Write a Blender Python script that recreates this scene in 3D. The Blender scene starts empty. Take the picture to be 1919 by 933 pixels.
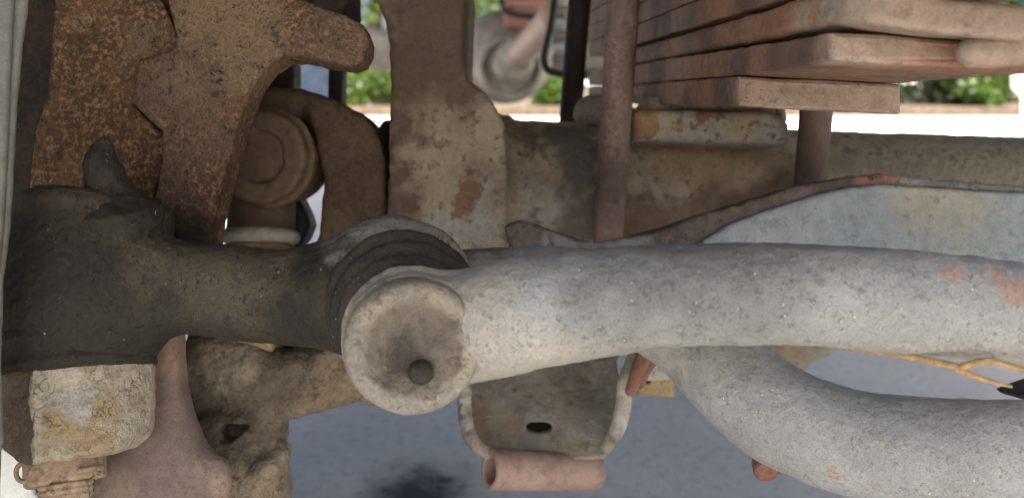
import bpy, math, random
import numpy as np
random.seed(7); rng = np.random.default_rng(11)
R = math.radians
sc = bpy.context.scene
COL = sc.collection

# ------------------------------------------------------------------ camera
F_PX, PITCH, CAM_Z = 1506.0, R(12), 0.50
cam_d = bpy.data.cameras.new('camera'); cam = bpy.data.objects.new('camera', cam_d); COL.objects.link(cam)
cam.location = (0, 0, CAM_Z); cam.rotation_euler = (R(90) - PITCH, 0, 0)
cam_d.sensor_width = 36; cam_d.lens = F_PX / 1919 * 36
cam_d.clip_start = 0.01; cam_d.clip_end = 500
cam_d.dof.use_dof = True; cam_d.dof.focus_distance = 0.36; cam_d.dof.aperture_fstop = 8.5
sc.camera = cam
sc.cycles.use_denoising = True; sc.cycles.max_bounces = 6; sc.cycles.diffuse_bounces = 4; sc.cycles.glossy_bounces = 2; sc.cycles.transmission_bounces = 3
sc.cycles.sample_clamp_indirect = 8; sc.cycles.filter_width = 1.1

# ------------------------------------------------------------------ world, sun, exposure
SUN_EL, SUN_AZ = R(62), R(158)         # azimuth from +Y (beyond the axle) towards +X: the sun stands behind the camera, the truck's nose shades the axle
w = bpy.data.worlds.new('World'); sc.world = w; w.use_nodes = True
nt = w.node_tree; bg = nt.nodes['Background']; sky = nt.nodes.new('ShaderNodeTexSky')
sky.sky_type = 'NISHITA'; sky.sun_disc = False; sky.sun_elevation = SUN_EL; sky.sun_rotation = SUN_AZ
sky.air_density = 1.0; sky.dust_density = 7.0; sky.ozone_density = 0.5
nt.links.new(sky.outputs[0], bg.inputs[0]); bg.inputs[1].default_value = 0.10
sd = bpy.data.lights.new('sun', 'SUN'); sun = bpy.data.objects.new('sun', sd); COL.objects.link(sun)
sd.energy = 5.0; sd.angle = R(0.5); sd.color = (1, 0.95, 0.86)
sun.rotation_euler = (R(90) - SUN_EL, 0, math.pi - SUN_AZ)
sun.location = (0, 0, 6)
sc.view_settings.view_transform = 'Standard'; sc.view_settings.look = 'None'
sc.view_settings.gamma = 1; sc.view_settings.use_curve_mapping = False
sc.view_settings.exposure = 2.12
sc.view_settings.use_white_balance = True; sc.view_settings.white_balance_temperature = 6300; sc.view_settings.white_balance_tint = 10   # the camera was balanced for open shade

# ------------------------------------------------------------------ coordinates
CP, SP = math.cos(PITCH), math.sin(PITCH)
def S(px, py, d):                       # photograph direction + real distance (m) -> camera-axes point
    return np.array([(px - 959.5) / F_PX * d, -(py - 466.5) / F_PX * d, d])
def toW(p):                             # camera axes -> world
    p = np.asarray(p, float).reshape(-1, 3)
    x, y, z = p[:, 0], p[:, 1], p[:, 2]
    return np.stack([x, z * CP + y * SP, CAM_Z + y * CP - z * SP], 1)
def W(px, py, d): return toW(S(px, py, d))[0]
def ground_pt(px, py, z=0):
    a = W(px, py, 1.0) - np.array([0, 0, CAM_Z]); t = (z - CAM_Z) / a[2]
    return np.array([0, 0, CAM_Z]) + a * t

# ------------------------------------------------------------------ numpy value noise
_T = rng.random((64, 64, 64)).astype(np.float32)
def vnoise(p, s):
    q = p * s; i = np.floor(q).astype(np.int64); f = (q - i); f = f * f * (3 - 2 * f); i &= 63; j = (i + 1) & 63
    def t(a, b, c): return _T[a, b, c]
    x0, y0, z0 = i.T; x1, y1, z1 = j.T; fx, fy, fz = f.T
    a = t(x0, y0, z0) * (1 - fx) + t(x1, y0, z0) * fx; b = t(x0, y1, z0) * (1 - fx) + t(x1, y1, z0) * fx
    c = t(x0, y0, z1) * (1 - fx) + t(x1, y0, z1) * fx; d = t(x0, y1, z1) * (1 - fx) + t(x1, y1, z1) * fx
    return (a * (1 - fy) + b * fy) * (1 - fz) + (c * (1 - fy) + d * fy) * fz - 0.5
def fbm(p, s, o=3):
    r = 0; a = 1
    for k in range(o): r = r + a * vnoise(p + 3.7 * k, s * 2.03 ** k); a *= 0.5
    return r

# ------------------------------------------------------------------ solid modelling: distance fields -> meshes
class N:
    def __init__(s, f, lo, hi): s.f, s.lo, s.hi = f, np.asarray(lo, float), np.asarray(hi, float)
def smin(a, b, k):
    if k <= 0: return np.minimum(a, b)
    h = np.maximum(k - np.abs(a - b), 0) / k
    return np.minimum(a, b) - h * h * k * 0.25
def U(k, *ns):
    def f(X, Y, Z):
        r = ns[0].f(X, Y, Z)
        for n in ns[1:]: r = smin(r, n.f(X, Y, Z), k)
        return r
    return N(f, np.min([n.lo for n in ns], 0), np.max([n.hi for n in ns], 0))
def SUB(k, a, *bs):
    def f(X, Y, Z):
        r = a.f(X, Y, Z)
        for b in bs: r = -smin(-r, b.f(X, Y, Z), k)
        return r
    return N(f, a.lo, a.hi)
def rcone(a, b, r1, r2=None):
    a, b = np.asarray(a, float), np.asarray(b, float); r2 = r1 if r2 is None else r2; ba = b - a; L = ba @ ba
    def f(X, Y, Z):
        t = np.clip(((X - a[0]) * ba[0] + (Y - a[1]) * ba[1] + (Z - a[2]) * ba[2]) / L, 0, 1)
        return np.sqrt((X - a[0] - t * ba[0]) ** 2 + (Y - a[1] - t * ba[1]) ** 2 + (Z - a[2] - t * ba[2]) ** 2) - (r1 + (r2 - r1) * t)
    m = max(r1, r2); return N(f, np.minimum(a, b) - m, np.maximum(a, b) + m)
def ball(c, r, sx=1, sy=1, sz=1):
    c = np.asarray(c, float); s = np.array([sx, sy, sz]) * r
    def f(X, Y, Z):
        return (np.sqrt(((X - c[0]) / s[0]) ** 2 + ((Y - c[1]) / s[1]) ** 2 + ((Z - c[2]) / s[2]) ** 2) - 1) * s.min()
    return N(f, c - s, c + s)
def cyl(a, b, r, rnd=0.001, r2=None):
    a, b = np.asarray(a, float), np.asarray(b, float); L = np.linalg.norm(b - a); u = (b - a) / L; r2 = r if r2 is None else r2
    def f(X, Y, Z):
        t = (X - a[0]) * u[0] + (Y - a[1]) * u[1] + (Z - a[2]) * u[2]
        q = np.sqrt(np.maximum((X - a[0]) ** 2 + (Y - a[1]) ** 2 + (Z - a[2]) ** 2 - t * t, 0))
        rr = r + (r2 - r) * np.clip(t / L, 0, 1)
        dx = q - rr + rnd; dy = np.abs(t - L / 2) - L / 2 + rnd
        return np.minimum(np.maximum(dx, dy), 0) + np.sqrt(np.maximum(dx, 0) ** 2 + np.maximum(dy, 0) ** 2) - rnd
    m = max(r, r2); return N(f, np.minimum(a, b) - m, np.maximum(a, b) + m)
def torus(c, ax, Rr, r):
    c = np.asarray(c, float); u = np.asarray(ax, float) / np.linalg.norm(ax)
    def f(X, Y, Z):
        t = (X - c[0]) * u[0] + (Y - c[1]) * u[1] + (Z - c[2]) * u[2]
        q = np.sqrt(np.maximum((X - c[0]) ** 2 + (Y - c[1]) ** 2 + (Z - c[2]) ** 2 - t * t, 0))
        return np.sqrt((q - Rr) ** 2 + t * t) - r
    return N(f, c - Rr - r, c + Rr + r)
def crom(pts, n=6, closed=False):
    P = np.asarray(pts, float); m = len(P); out = []
    for i in range(m if closed else m - 1):
        g = (lambda k: P[k % m]) if closed else (lambda k: P[min(max(k, 0), m - 1)])
        a, b, c, d = g(i - 1), g(i), g(i + 1), g(i + 2)
        for t in np.arange(n) / n:
            out.append(0.5 * (2 * b + (c - a) * t + (2 * a - 5 * b + 4 * c - d) * t * t + (3 * b - a - 3 * c + d) * t ** 3))
    if not closed: out.append(P[-1])
    return np.array(out)
def poly(pts, d0, d1, rnd=0.003, sm=0, ax=0.0, ay=0.0, ref=None):
    """outline extruded between two distances; ax, ay tilt it (m of distance per m)"""
    ref = d0 if ref is None else ref
    if sm: pts = crom(pts, sm, True)
    P = np.array([S(x, y, ref)[:2] for x, y in pts]); c = P.mean(0)
    zc, ht = (d0 + d1) / 2, (d1 - d0) / 2; nrm = 1 / math.sqrt(1 + ax * ax + ay * ay)
    def f(X, Y, Z):
        x = X[:, :, 0]; y = Y[:, :, 0]; x, y = np.broadcast_arrays(x, y)
        dd = np.full(x.shape, 1e9, np.float32); s = np.ones(x.shape, np.float32)
        for i in range(len(P)):
            a, b = P[i], P[i - 1]; e = b - a; wx, wy = x - a[0], y - a[1]
            t = np.clip((wx * e[0] + wy * e[1]) / max(e @ e, 1e-12), 0, 1)
            dd = np.minimum(dd, (wx - e[0] * t) ** 2 + (wy - e[1] * t) ** 2)
            c1 = y >= a[1]; c2 = y < b[1]; c3 = e[0] * wy > e[1] * wx
            s = np.where((c1 & c2 & c3) | (~c1 & ~c2 & ~c3), -s, s)
        d2 = (s * np.sqrt(dd))[:, :, None] + rnd
        dz = (np.abs(Z - (zc + ax * (X - c[0]) + ay * (Y - c[1]))) - ht) * nrm + rnd
        return np.minimum(np.maximum(d2, dz), 0) + np.sqrt(np.maximum(d2, 0) ** 2 + np.maximum(dz, 0) ** 2) - rnd
    lo2, hi2 = P.min(0), P.max(0); ext = (hi2 - lo2); tz = abs(ax) * ext[0] + abs(ay) * ext[1]
    return N(f, [lo2[0], lo2[1], min(d0, d1) - tz], [hi2[0], hi2[1], max(d0, d1) + tz])
def chain(pts, k=0.0, n=4):
    """pts: list of (px, py, d, r) -> smooth tapering tube"""
    P = np.array([np.append(S(a, b, c), r) for a, b, c, r in pts]); Q = crom(P, n)
    return U(k, *[rcone(Q[i][:3], Q[i + 1][:3], Q[i][3], Q[i + 1][3]) for i in range(len(Q) - 1)])

def nets(node, h, pad=3):
    lo = node.lo - h * pad; hi = node.hi + h * pad; n = np.ceil((hi - lo) / h).astype(int) + 1
    ax = [(lo[i] + h * np.arange(n[i])).astype(np.float32) for i in range(3)]
    X, Y, Z = ax[0][:, None, None], ax[1][None, :, None], ax[2][None, None, :]
    v = np.broadcast_to(node.f(X, Y, Z), n).astype(np.float32)
    s = v < 0; nb = s[:-1, :-1, :-1].astype(np.uint8)
    off = [(a, b, c) for a in (0, 1) for b in (0, 1) for c in (0, 1)]
    sl = lambda o: tuple(slice(o[i], n[i] - 1 + o[i]) for i in range(3))
    cnt = sum(s[sl(o)].astype(np.uint8) for o in off)
    I = np.argwhere((cnt > 0) & (cnt < 8)); m = len(I)
    idx = np.full(n - 1, -1, np.int32); idx[I[:, 0], I[:, 1], I[:, 2]] = np.arange(m)
    cv = {o: v[I[:, 0] + o[0], I[:, 1] + o[1], I[:, 2] + o[2]] for o in off}
    acc = np.zeros((m, 3)); num = np.zeros(m)
    for a in off:
        for k in range(3):
            if a[k] == 0:
                b = list(a); b[k] = 1; b = tuple(b); va, vb = cv[a], cv[b]; c = (va < 0) != (vb < 0)
                t = np.where(c, va / np.where(c, va - vb, 1), 0); p = np.tile(np.array(a, float), (m, 1)); p[:, k] += t
                acc += p * c[:, None]; num += c
    V = lo + (I + acc / num[:, None]) * h
    Gx = sum(cv[o] * (1 if o[0] else -1) for o in off); Gy = sum(cv[o] * (1 if o[1] else -1) for o in off); Gz = sum(cv[o] * (1 if o[2] else -1) for o in off)
    G = np.stack([Gx, Gy, Gz], 1); G /= np.maximum(np.linalg.norm(G, axis=1, keepdims=True), 1e-9)
    Q = []
    for k in range(3):
        u, w_ = [(1, 2), (2, 0), (0, 1)][k]
        a = [slice(None)] * 3; b = [slice(None)] * 3; a[k] = slice(0, -1); b[k] = slice(1, None)
        sa, sb = s[tuple(a)], s[tuple(b)]; E = np.argwhere(sa != sb)
        E = E[(E[:, u] > 0) & (E[:, w_] > 0) & (E[:, u] < n[u] - 1) & (E[:, w_] < n[w_] - 1)]
        fl = sa[E[:, 0], E[:, 1], E[:, 2]]
        def g(du, dw):
            e = E.copy(); e[:, u] += du; e[:, w_] += dw; return idx[e[:, 0], e[:, 1], e[:, 2]]
        q = np.stack([g(-1, -1), g(0, -1), g(0, 0), g(-1, 0)], 1)
        q[~fl] = q[~fl][:, ::-1]; Q.append(q)
    return V, G, np.concatenate(Q)

# ------------------------------------------------------------------ objects
def tag(o, label=None, cat=None, group=None, kind=None):
    if label: o['label'] = label
    if cat: o['category'] = cat
    if group: o['group'] = group
    if kind: o['kind'] = kind
    return o
def thing(name, loc, label, cat, group=None):
    o = bpy.data.objects.new(name, None); COL.objects.link(o); o.location = loc; o.empty_display_size = 0.02
    return tag(o, label, cat, group)
def mesh_obj(name, V, Fc, mat, parent=None, smooth=True, attrs=None, loc=None):
    """V in world coordinates"""
    me = bpy.data.meshes.new(name)
    V = np.asarray(V, float)
    org = np.zeros(3)
    if parent is not None: org = world_loc(parent)
    elif loc is not None: org = np.asarray(loc, float)
    else: org = np.array([V[:, 0].mean(), V[:, 1].mean(), V[:, 2].min()])
    L = V - org
    if isinstance(Fc, np.ndarray) and Fc.ndim == 2:
        k = Fc.shape[1]; nf = len(Fc)
        me.vertices.add(len(L)); me.vertices.foreach_set('co', L.astype(np.float32).ravel())
        me.loops.add(nf * k); me.loops.foreach_set('vertex_index', Fc.astype(np.int32).ravel())
        me.polygons.add(nf); me.polygons.foreach_set('loop_start', (np.arange(nf) * k).astype(np.int32))
        me.update(calc_edges=True)
    else:
        me.from_pydata([tuple(p) for p in L], [], [tuple(int(i) for i in f) for f in Fc]); me.update()
    if smooth: me.polygons.foreach_set('use_smooth', np.ones(len(me.polygons), bool))
    for an, av in (attrs or {}).items():
        at = me.attributes.new(an, 'FLOAT', 'POINT'); at.data.foreach_set('value', av.astype(np.float32))
    me.materials.append(mat)
    o = bpy.data.objects.new(name, me); COL.objects.link(o)
    if parent is not None: o.parent = parent
    else: o.location = org
    return o
def world_loc(o):
    p = np.array(o.location); 
    return p + world_loc(o.parent) if o.parent else p
def blobs(V, lst):
    """soft patches round points given as (px, py, d, radius in m, strength)"""
    m = np.zeros(len(V))
    for b in lst:
        c = S(*b[:3]); r = b[3]; st = b[4] if len(b) > 4 else 1.0
        e = np.linalg.norm(V - c, axis=1) / r; near = e < 2.6
        if not near.any(): continue
        Vn = V[near]; dd = e[near] + fbm(Vn + c * 7, 1.1 / r, 4) * 1.25
        m[near] = np.maximum(m[near], st * np.clip(1.35 - dd * .85, 0, 1))
    return m
def cast(name, node, mat, parent=None, h=0.001, disp=(), masks=None, lump=None):
    V, G, Q = nets(node, h)
    for amp, s, o in disp: V = V + G * (fbm(V, s, o) * amp)[:, None]
    if lump is not None: V = V + G * lump(V)[:, None]
    at = {}
    for an, lst in (masks or {}).items():
        at[an] = lst(V) if callable(lst) else blobs(V, lst)
    return mesh_obj(name, toW(V), Q[:, ::-1], mat, parent, True, at)
def sweep(name, P, rad, mat, parent=None, seg=14, attrs=None):
    """P camera-axes points; round tube"""
    P = np.asarray(P, float); n = len(P); rad = np.full(n, rad) if np.isscalar(rad) else np.asarray(rad)
    T = np.gradient(P, axis=0); T /= np.linalg.norm(T, axis=1, keepdims=True)
    u = np.cross(T[0], [0.3, 0.9, 0.2]); u /= np.linalg.norm(u); V = []
    for i in range(n):
        u = u - (u @ T[i]) * T[i]; u /= np.linalg.norm(u); v = np.cross(T[i], u)
        for k in range(seg):
            a = 2 * math.pi * k / seg; V.append(P[i] + rad[i] * (math.cos(a) * u + math.sin(a) * v))
    Fc = [[i * seg + k, i * seg + (k + 1) % seg, (i + 1) * seg + (k + 1) % seg, (i + 1) * seg + k] for i in range(n - 1) for k in range(seg)]
    Fc += [list(range(seg))[::-1], [(n - 1) * seg + k for k in range(seg)]]
    return mesh_obj(name, toW(V), Fc, mat, parent, True)

# ------------------------------------------------------------------ materials
def lin(r, g, b):
    f = lambda c: (c / 255 / 12.92) if c <= 10 else (((c / 255) + 0.055) / 1.055) ** 2.4
    return (f(r), f(g), f(b), 1)
class G_:
    def __init__(s, name):
        s.m = bpy.data.materials.new(name); s.m.use_nodes = True; s.t = s.m.node_tree
        s.b = s.t.nodes['Principled BSDF']; s.pos = s.t.nodes.new('ShaderNodeNewGeometry').outputs['Position']
    def n(s, ty, **kw):
        x = s.t.nodes.new(ty)
        for k, v in kw.items(): setattr(x, k, v)
        return x
    def put(s, sock, v):
        if hasattr(v, 'is_linked'): s.t.links.new(v, sock)
        else: sock.default_value = v
    def noise(s, scale, detail=4, rough=0.6, dist=0.0, vec=None):
        x = s.n('ShaderNodeTexNoise'); s.put(x.inputs['Vector'], vec or s.pos)
        x.inputs['Scale'].default_value = scale; x.inputs['Detail'].default_value = detail
        x.inputs['Roughness'].default_value = rough; x.inputs['Distortion'].default_value = dist
        return x.outputs['Fac']
    def voro(s, scale, feat='F1'):
        x = s.n('ShaderNodeTexVoronoi', feature=feat); s.put(x.inputs['Vector'], s.pos); x.inputs['Scale'].default_value = scale
        return x.outputs['Distance']
    def step(s, v, a, b, lo=0.0, hi=1.0):
        x = s.n('ShaderNodeMapRange', interpolation_type='SMOOTHSTEP'); s.put(x.inputs['Value'], v)
        x.inputs['From Min'].default_value = a; x.inputs['From Max'].default_value = b
        x.inputs['To Min'].default_value = lo; x.inputs['To Max'].default_value = hi
        return x.outputs[0]
    def math(s, op, a, b=0.0):
        x = s.n('ShaderNodeMath', operation=op); s.put(x.inputs[0], a); s.put(x.inputs[1], b); return x.outputs[0]
    def mix(s, f, a, b, mode='MIX'):
        x = s.n('ShaderNodeMix', data_type='RGBA', blend_type=mode); s.put(x.inputs[0], f); s.put(x.inputs[6], a); s.put(x.inputs[7], b)
        return x.outputs[2]
    def attr(s, nm):
        x = s.n('ShaderNodeAttribute', attribute_name=nm); return x.outputs['Fac']
    def bump(s, h, strength, dist, prev=None):
        x = s.n('ShaderNodeBump'); x.inputs['Strength'].default_value = strength; x.inputs['Distance'].default_value = dist
        s.put(x.inputs['Height'], h)
        if prev is not None: s.put(x.inputs['Normal'], prev)
        return x.outputs[0]

def grime(name, c1, c2, c3, dark, s1=45, s2=260, s3=1100, a3=0.9, adark=0.8, rough=(0.6, 0.9), bump=1.0,
          speck=None, speck_amt=0.12, masks=(), spec=0.3, pits=0.6, edge=(0.44, 0.60), metallic=0.0, cracks=0.0, blotch=0.65, k=1.0):
    sc_k = lambda c: (c[0] * k, c[1] * k, c[2] * k, 1)
    c1, c2, c3, dark = map(sc_k, (c1, c2, c3, dark)); masks = [(m[0], sc_k(m[1])) + tuple(m[2:]) for m in masks]
    g = G_(name)
    n1 = g.noise(s1, 4, 0.65, 0.3); n2 = g.noise(s2, 4, 0.62, 0.2); n3 = g.noise(s3, 2, 0.6); mid = g.noise(s2 * 0.42, 4, 0.7)
    c = g.mix(g.step(n1, *edge), c1, c2)
    c = g.mix(g.math('MULTIPLY', g.step(n2, 0.47, 0.62), a3), c, c3)
    nm = g.math('ADD', g.math('MULTIPLY', mid, 1.1), g.math('MULTIPLY', n2, 0.35))
    for mk in masks:
        an, colr, sharp = mk[:3]; amt = mk[3] if len(mk) > 3 else 1.0
        f = g.math('ADD', g.attr(an), g.math('MULTIPLY', g.math('SUBTRACT', nm, 0.72), 1.3))
        c = g.mix(g.step(f, 0.5 - sharp, 0.5 + sharp, 0.0, amt), c, colr)
    pit = g.math('MULTIPLY', g.step(g.math('ADD', g.math('MULTIPLY', n2, 0.5), g.math('MULTIPLY', n3, 0.5)), 0.535, 0.60), g.step(mid, 0.40, 0.56))
    c = g.mix(g.math('MULTIPLY', pit, adark), c, dark)
    c = g.mix(g.math('MULTIPLY', g.step(g.math('ADD', g.math('MULTIPLY', mid, .75), g.math('MULTIPLY', n2, .25)), 0.515, 0.62), adark * blotch), c, dark)
    var = g.math('MULTIPLY', g.step(n3, 0.3, 0.7, 0.90, 1.10), g.step(mid, 0.3, 0.7, 0.80, 1.20))
    vc = g.n('ShaderNodeCombineColor'); [g.put(vc.inputs[i], var) for i in range(3)]
    c = g.mix(1.0, c, vc.outputs[0], 'MULTIPLY')
    if speck:
        v = g.voro(520); keep = g.step(mid, 0.60 - speck_amt, 0.72)
        c = g.mix(g.math('MULTIPLY', g.step(v, 0.26, 0.14), keep), c, speck)
    h = g.math('ADD', g.math('MULTIPLY', mid, 0.5), g.math('MULTIPLY', n2, 0.42))
    h = g.math('ADD', h, g.math('MULTIPLY', n3, 0.20)); h = g.math('SUBTRACT', h, g.math('MULTIPLY', pit, 0.2 * pits))
    if cracks:
        cv = g.n('ShaderNodeTexVoronoi', feature='DISTANCE_TO_EDGE'); wv = g.n('ShaderNodeVectorMath', operation='ADD')
        nn = g.n('ShaderNodeTexNoise'); g.put(nn.inputs['Vector'], g.pos); nn.inputs['Scale'].default_value = 150; nn.inputs['Detail'].default_value = 4
        sc_ = g.n('ShaderNodeVectorMath', operation='SCALE'); g.put(sc_.inputs[0], nn.outputs['Color']); sc_.inputs['Scale'].default_value = 0.012
        g.put(wv.inputs[0], g.pos); g.put(wv.inputs[1], sc_.outputs[0]); g.put(cv.inputs['Vector'], wv.outputs[0]); cv.inputs['Scale'].default_value = 150
        ck = g.math('MULTIPLY', g.step(cv.outputs['Distance'], 0.05, 0.0), g.step(g.noise(70, 3), 0.48, 0.6))
        c = g.mix(g.math('MULTIPLY', ck, cracks), c, dark); h = g.math('SUBTRACT', h, g.math('MULTIPLY', ck, 0.35 * cracks))
    g.put(g.b.inputs['Base Color'], c)
    g.put(g.b.inputs['Roughness'], g.step(n2, 0.3, 0.7, rough[1], rough[0]))
    g.b.inputs['Specular IOR Level'].default_value = spec; g.b.inputs['Metallic'].default_value = metallic
    g.put(g.b.inputs['Normal'], g.bump(h, 1.0, 0.0023 * bump))
    return g.m
def plain(name, c, rough=0.6, vary=0.25, scale=200, bump=0.0006):
    g = G_(name); n = g.noise(scale, 5, 0.65)
    v = g.step(n, 0.3, 0.7, 1 - vary, 1 + vary); vc = g.n('ShaderNodeCombineColor'); [g.put(vc.inputs[i], v) for i in range(3)]
    g.put(g.b.inputs['Base Color'], g.mix(1.0, c, vc.outputs[0], 'MULTIPLY')); g.b.inputs['Roughness'].default_value = rough
    g.put(g.b.inputs['Normal'], g.bump(n, 0.8, bump)); return g.m

M = {}
M['knuckle'] = grime('rusted cast iron', lin(92, 66, 48), lin(114, 83, 59), lin(170, 128, 84), lin(34, 25, 20), s1=40, s2=400, s3=1500, a3=.95, rough=(.6, .95), bump=1.5, adark=.95,
                     masks=[('tan', lin(148, 126, 96), .4, .55), ('oil', lin(44, 38, 34), .4, .8), ('mauve', lin(114, 92, 78), .45, .6)], k=0.66)
M['yoke'] = grime('brown rusted yoke', lin(98, 74, 55), lin(114, 88, 64), lin(126, 99, 72), lin(46, 35, 28), s1=35, s2=260, a3=.6, bump=.8, k=0.50)
M['cap'] = grime('brown bearing cap', lin(122, 98, 76), lin(132, 106, 82), lin(114, 88, 66), lin(76, 58, 46), s1=50, s2=260, a3=.4, adark=.4, bump=.5, k=0.54)
M['dark_cast'] = grime('dark oily casting', lin(38, 32, 28), lin(52, 40, 32), lin(60, 44, 32), lin(20, 18, 17), bump=.8)  # near-black tone that also stands for shade on recessed parts
M['axle'] = grime('weathered axle steel', lin(148, 133, 110), lin(126, 110, 90), lin(154, 134, 104), lin(58, 46, 38), s1=30, s2=240, a3=.55, adark=.75, bump=.8,
                  masks=[('olive', lin(124, 116, 96), .3), ('brown', lin(84, 63, 48), .5, .9), ('grey', lin(140, 138, 130), .4, .7), ('oil', lin(64, 58, 54), .5, .8), ('rust', lin(118, 80, 58), .08, .9), ('ochre', lin(158, 124, 84), .5, .6)], k=0.84)
M['mud'] = grime('dried mud on casting', lin(134, 119, 99), lin(114, 99, 82), lin(148, 134, 114), lin(66, 56, 47), s1=40, s2=200, a3=.6, adark=.5, bump=2.4, cracks=.4,
                 masks=[('dark', lin(82, 70, 58), .5, .7), ('cream', lin(174, 160, 134), .4, .6), ('tan', lin(154, 130, 102), .4, .6)], k=0.78)
M['flange'] = grime('primer brown flange', lin(144, 116, 97), lin(132, 108, 93), lin(152, 125, 106), lin(92, 73, 63), s1=40, s2=280, a3=.5, adark=.6, bump=1.0,
                    masks=[('mauve', lin(120, 104, 96), .14, .9), ('cream', lin(176, 156, 134), .5, .35)], k=0.78)
M['boss'] = grime('cracked cream deposit', lin(180, 168, 146), lin(164, 148, 124), lin(198, 188, 170), lin(98, 84, 68), s1=60, s2=220, a3=.6, adark=.45, bump=2.2, cracks=.45,
                  masks=[('brown', lin(104, 86, 70), .14), ('ochre', lin(158, 134, 94), .45, .8), ('blue', lin(166, 164, 158), .4, .7)], k=0.80)
M['grease'] = grime('caked grease', lin(66, 59, 50), lin(80, 71, 59), lin(92, 82, 68), lin(32, 29, 26), s1=45, s2=300, a3=.5, adark=.75, bump=.62, rough=(.62, .88), pits=1.4, spec=.2, k=.62,
                    speck=lin(190, 185, 172), speck_amt=.0, masks=[('black', lin(47, 43, 38), .6, .75), ('tan', lin(110, 98, 79), .6, .6), ('grey', lin(150, 143, 130), .4, .8)])
M['link'] = grime('dusty grey steel', lin(166, 165, 161), lin(150, 149, 145), lin(180, 178, 171), lin(92, 89, 85), s1=24, s2=520, s3=2000, a3=.55, adark=.6, bump=.7, pits=1.0, blotch=.15,
                  speck=lin(226, 226, 222), speck_amt=.03, edge=(.36, .64),
                  masks=[('tan', lin(178, 168, 150), .6, .7), ('smoke', lin(108, 106, 102), .6, .85), ('dirt', lin(112, 100, 84), .4, .8), ('rust', lin(176, 138, 114), .12, .65), ('black', lin(80, 75, 69), .5, .85)], k=0.84)
M['cap_face'] = grime('dusty ball joint cap', lin(156, 147, 132), lin(140, 131, 117), lin(168, 159, 144), lin(92, 82, 71), s1=45, s2=330, a3=.5, adark=.7, bump=1.5,
                      masks=[('tan', lin(178, 162, 140), .5, .5), ('dust', lin(112, 100, 85), .3, .8), ('black', lin(62, 54, 47), .6, .85)], k=0.74)
M['rubber'] = grime('dusty perished rubber', lin(82, 72, 60), lin(68, 60, 50), lin(98, 87, 72), lin(42, 37, 32), s1=60, s2=330, a3=.4, adark=.7, bump=.9,
                    speck=lin(205, 195, 178), speck_amt=.02, masks=[('black', lin(56, 51, 46), .6, .8)], k=0.52)
M['leaf'] = grime('rusted spring leaf', lin(140, 106, 82), lin(118, 88, 68), lin(158, 114, 84), lin(64, 48, 39), s1=35, s2=240, a3=.5, adark=.5, bump=.6,
                  masks=[('red', lin(152, 102, 80), .6, .55), ('dark', lin(76, 64, 57), .6, .75), ('pale', lin(166, 150, 132), .5, .7)], k=0.84)
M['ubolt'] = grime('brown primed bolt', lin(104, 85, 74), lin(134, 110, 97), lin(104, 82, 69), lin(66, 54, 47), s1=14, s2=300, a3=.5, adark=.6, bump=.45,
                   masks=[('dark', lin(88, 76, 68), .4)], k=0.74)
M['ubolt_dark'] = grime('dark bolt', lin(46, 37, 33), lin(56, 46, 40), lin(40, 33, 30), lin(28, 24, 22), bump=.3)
M['bracket'] = grime('grey blue bracket plate', lin(140, 145, 143), lin(126, 132, 131), lin(152, 153, 146), lin(82, 82, 80), s1=30, s2=160, a3=.5, adark=.6, bump=.7,
                     masks=[('tan', lin(158, 144, 114), .4, .6), ('blue', lin(116, 124, 128), .5, .5)], k=0.90)
M['flange_edge'] = grime('brown bracket edge', lin(86, 72, 64), lin(102, 88, 78), lin(116, 98, 84), lin(48, 40, 36), s1=40, s2=200, bump=1.0,
                         masks=[('red', lin(140, 94, 76), .12, .8), ('grey', lin(134, 135, 130), .5, .7)], k=0.78)
M['shock'] = grime('grimy shock bracket', lin(134, 128, 114), lin(116, 110, 98), lin(148, 138, 116), lin(70, 66, 60), s1=35, s2=150, a3=.6, adark=.6, bump=.9,
                   masks=[('brown', lin(130, 108, 82), .45, .7), ('dark', lin(78, 71, 64), .5, .7), ('pale', lin(180, 173, 160), .4, .7)], k=0.95)
M['pink'] = grime('faded red sleeve', lin(150, 124, 112), lin(136, 110, 99), lin(160, 134, 120), lin(92, 74, 66), s1=40, s2=200, a3=.5, adark=.3, bump=.4, k=0.85)
M['redlip'] = grime('red primer lip', lin(156, 106, 88), lin(138, 94, 80), lin(172, 126, 104), lin(110, 78, 64), s1=80, s2=300, bump=.5, k=0.66)
M['nut'] = grime('yellow zinc nut', lin(176, 152, 106), lin(158, 136, 100), lin(186, 166, 124), lin(104, 90, 66), s1=60, s2=200, bump=.5, k=0.80)
M['steel'] = grime('brown grey hardware', lin(140, 118, 96), lin(156, 136, 112), lin(122, 102, 84), lin(80, 66, 54), s1=60, s2=240, bump=.5)
M['shield'] = grime('dull grey shield', lin(128, 124, 114), lin(116, 112, 102), lin(140, 136, 126), lin(88, 84, 78), s1=40, s2=200, a3=.4, adark=.3, bump=.3, k=.62)
M['shield_pale'] = grime('pale chalky shield', lin(214, 212, 202), lin(200, 200, 192), lin(224, 222, 212), lin(150, 148, 140), s1=40, s2=200, a3=.4, adark=.3, bump=.3)  # lighter copy of the shield with sunlight put into its colour
M['black'] = plain('black rubber', lin(20, 19, 18), .7)
M['twig'] = plain('dry orange needle', lin(160, 126, 84), .8, .35, 400)
M['rear_grey'] = plain('grey rear housing', lin(122, 112, 98), .6, .3, 20, .003)
M['rear_pink'] = plain('pale rust driveshaft', lin(142, 114, 98), .6, .2, 25, .002)
M['rear_red'] = plain('faded red rear leaf', lin(158, 112, 98), .6, .2, 25, .002)
M['silver'] = plain('silver plate edges', lin(170, 166, 160), .4, .3, 60, .001)
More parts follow.
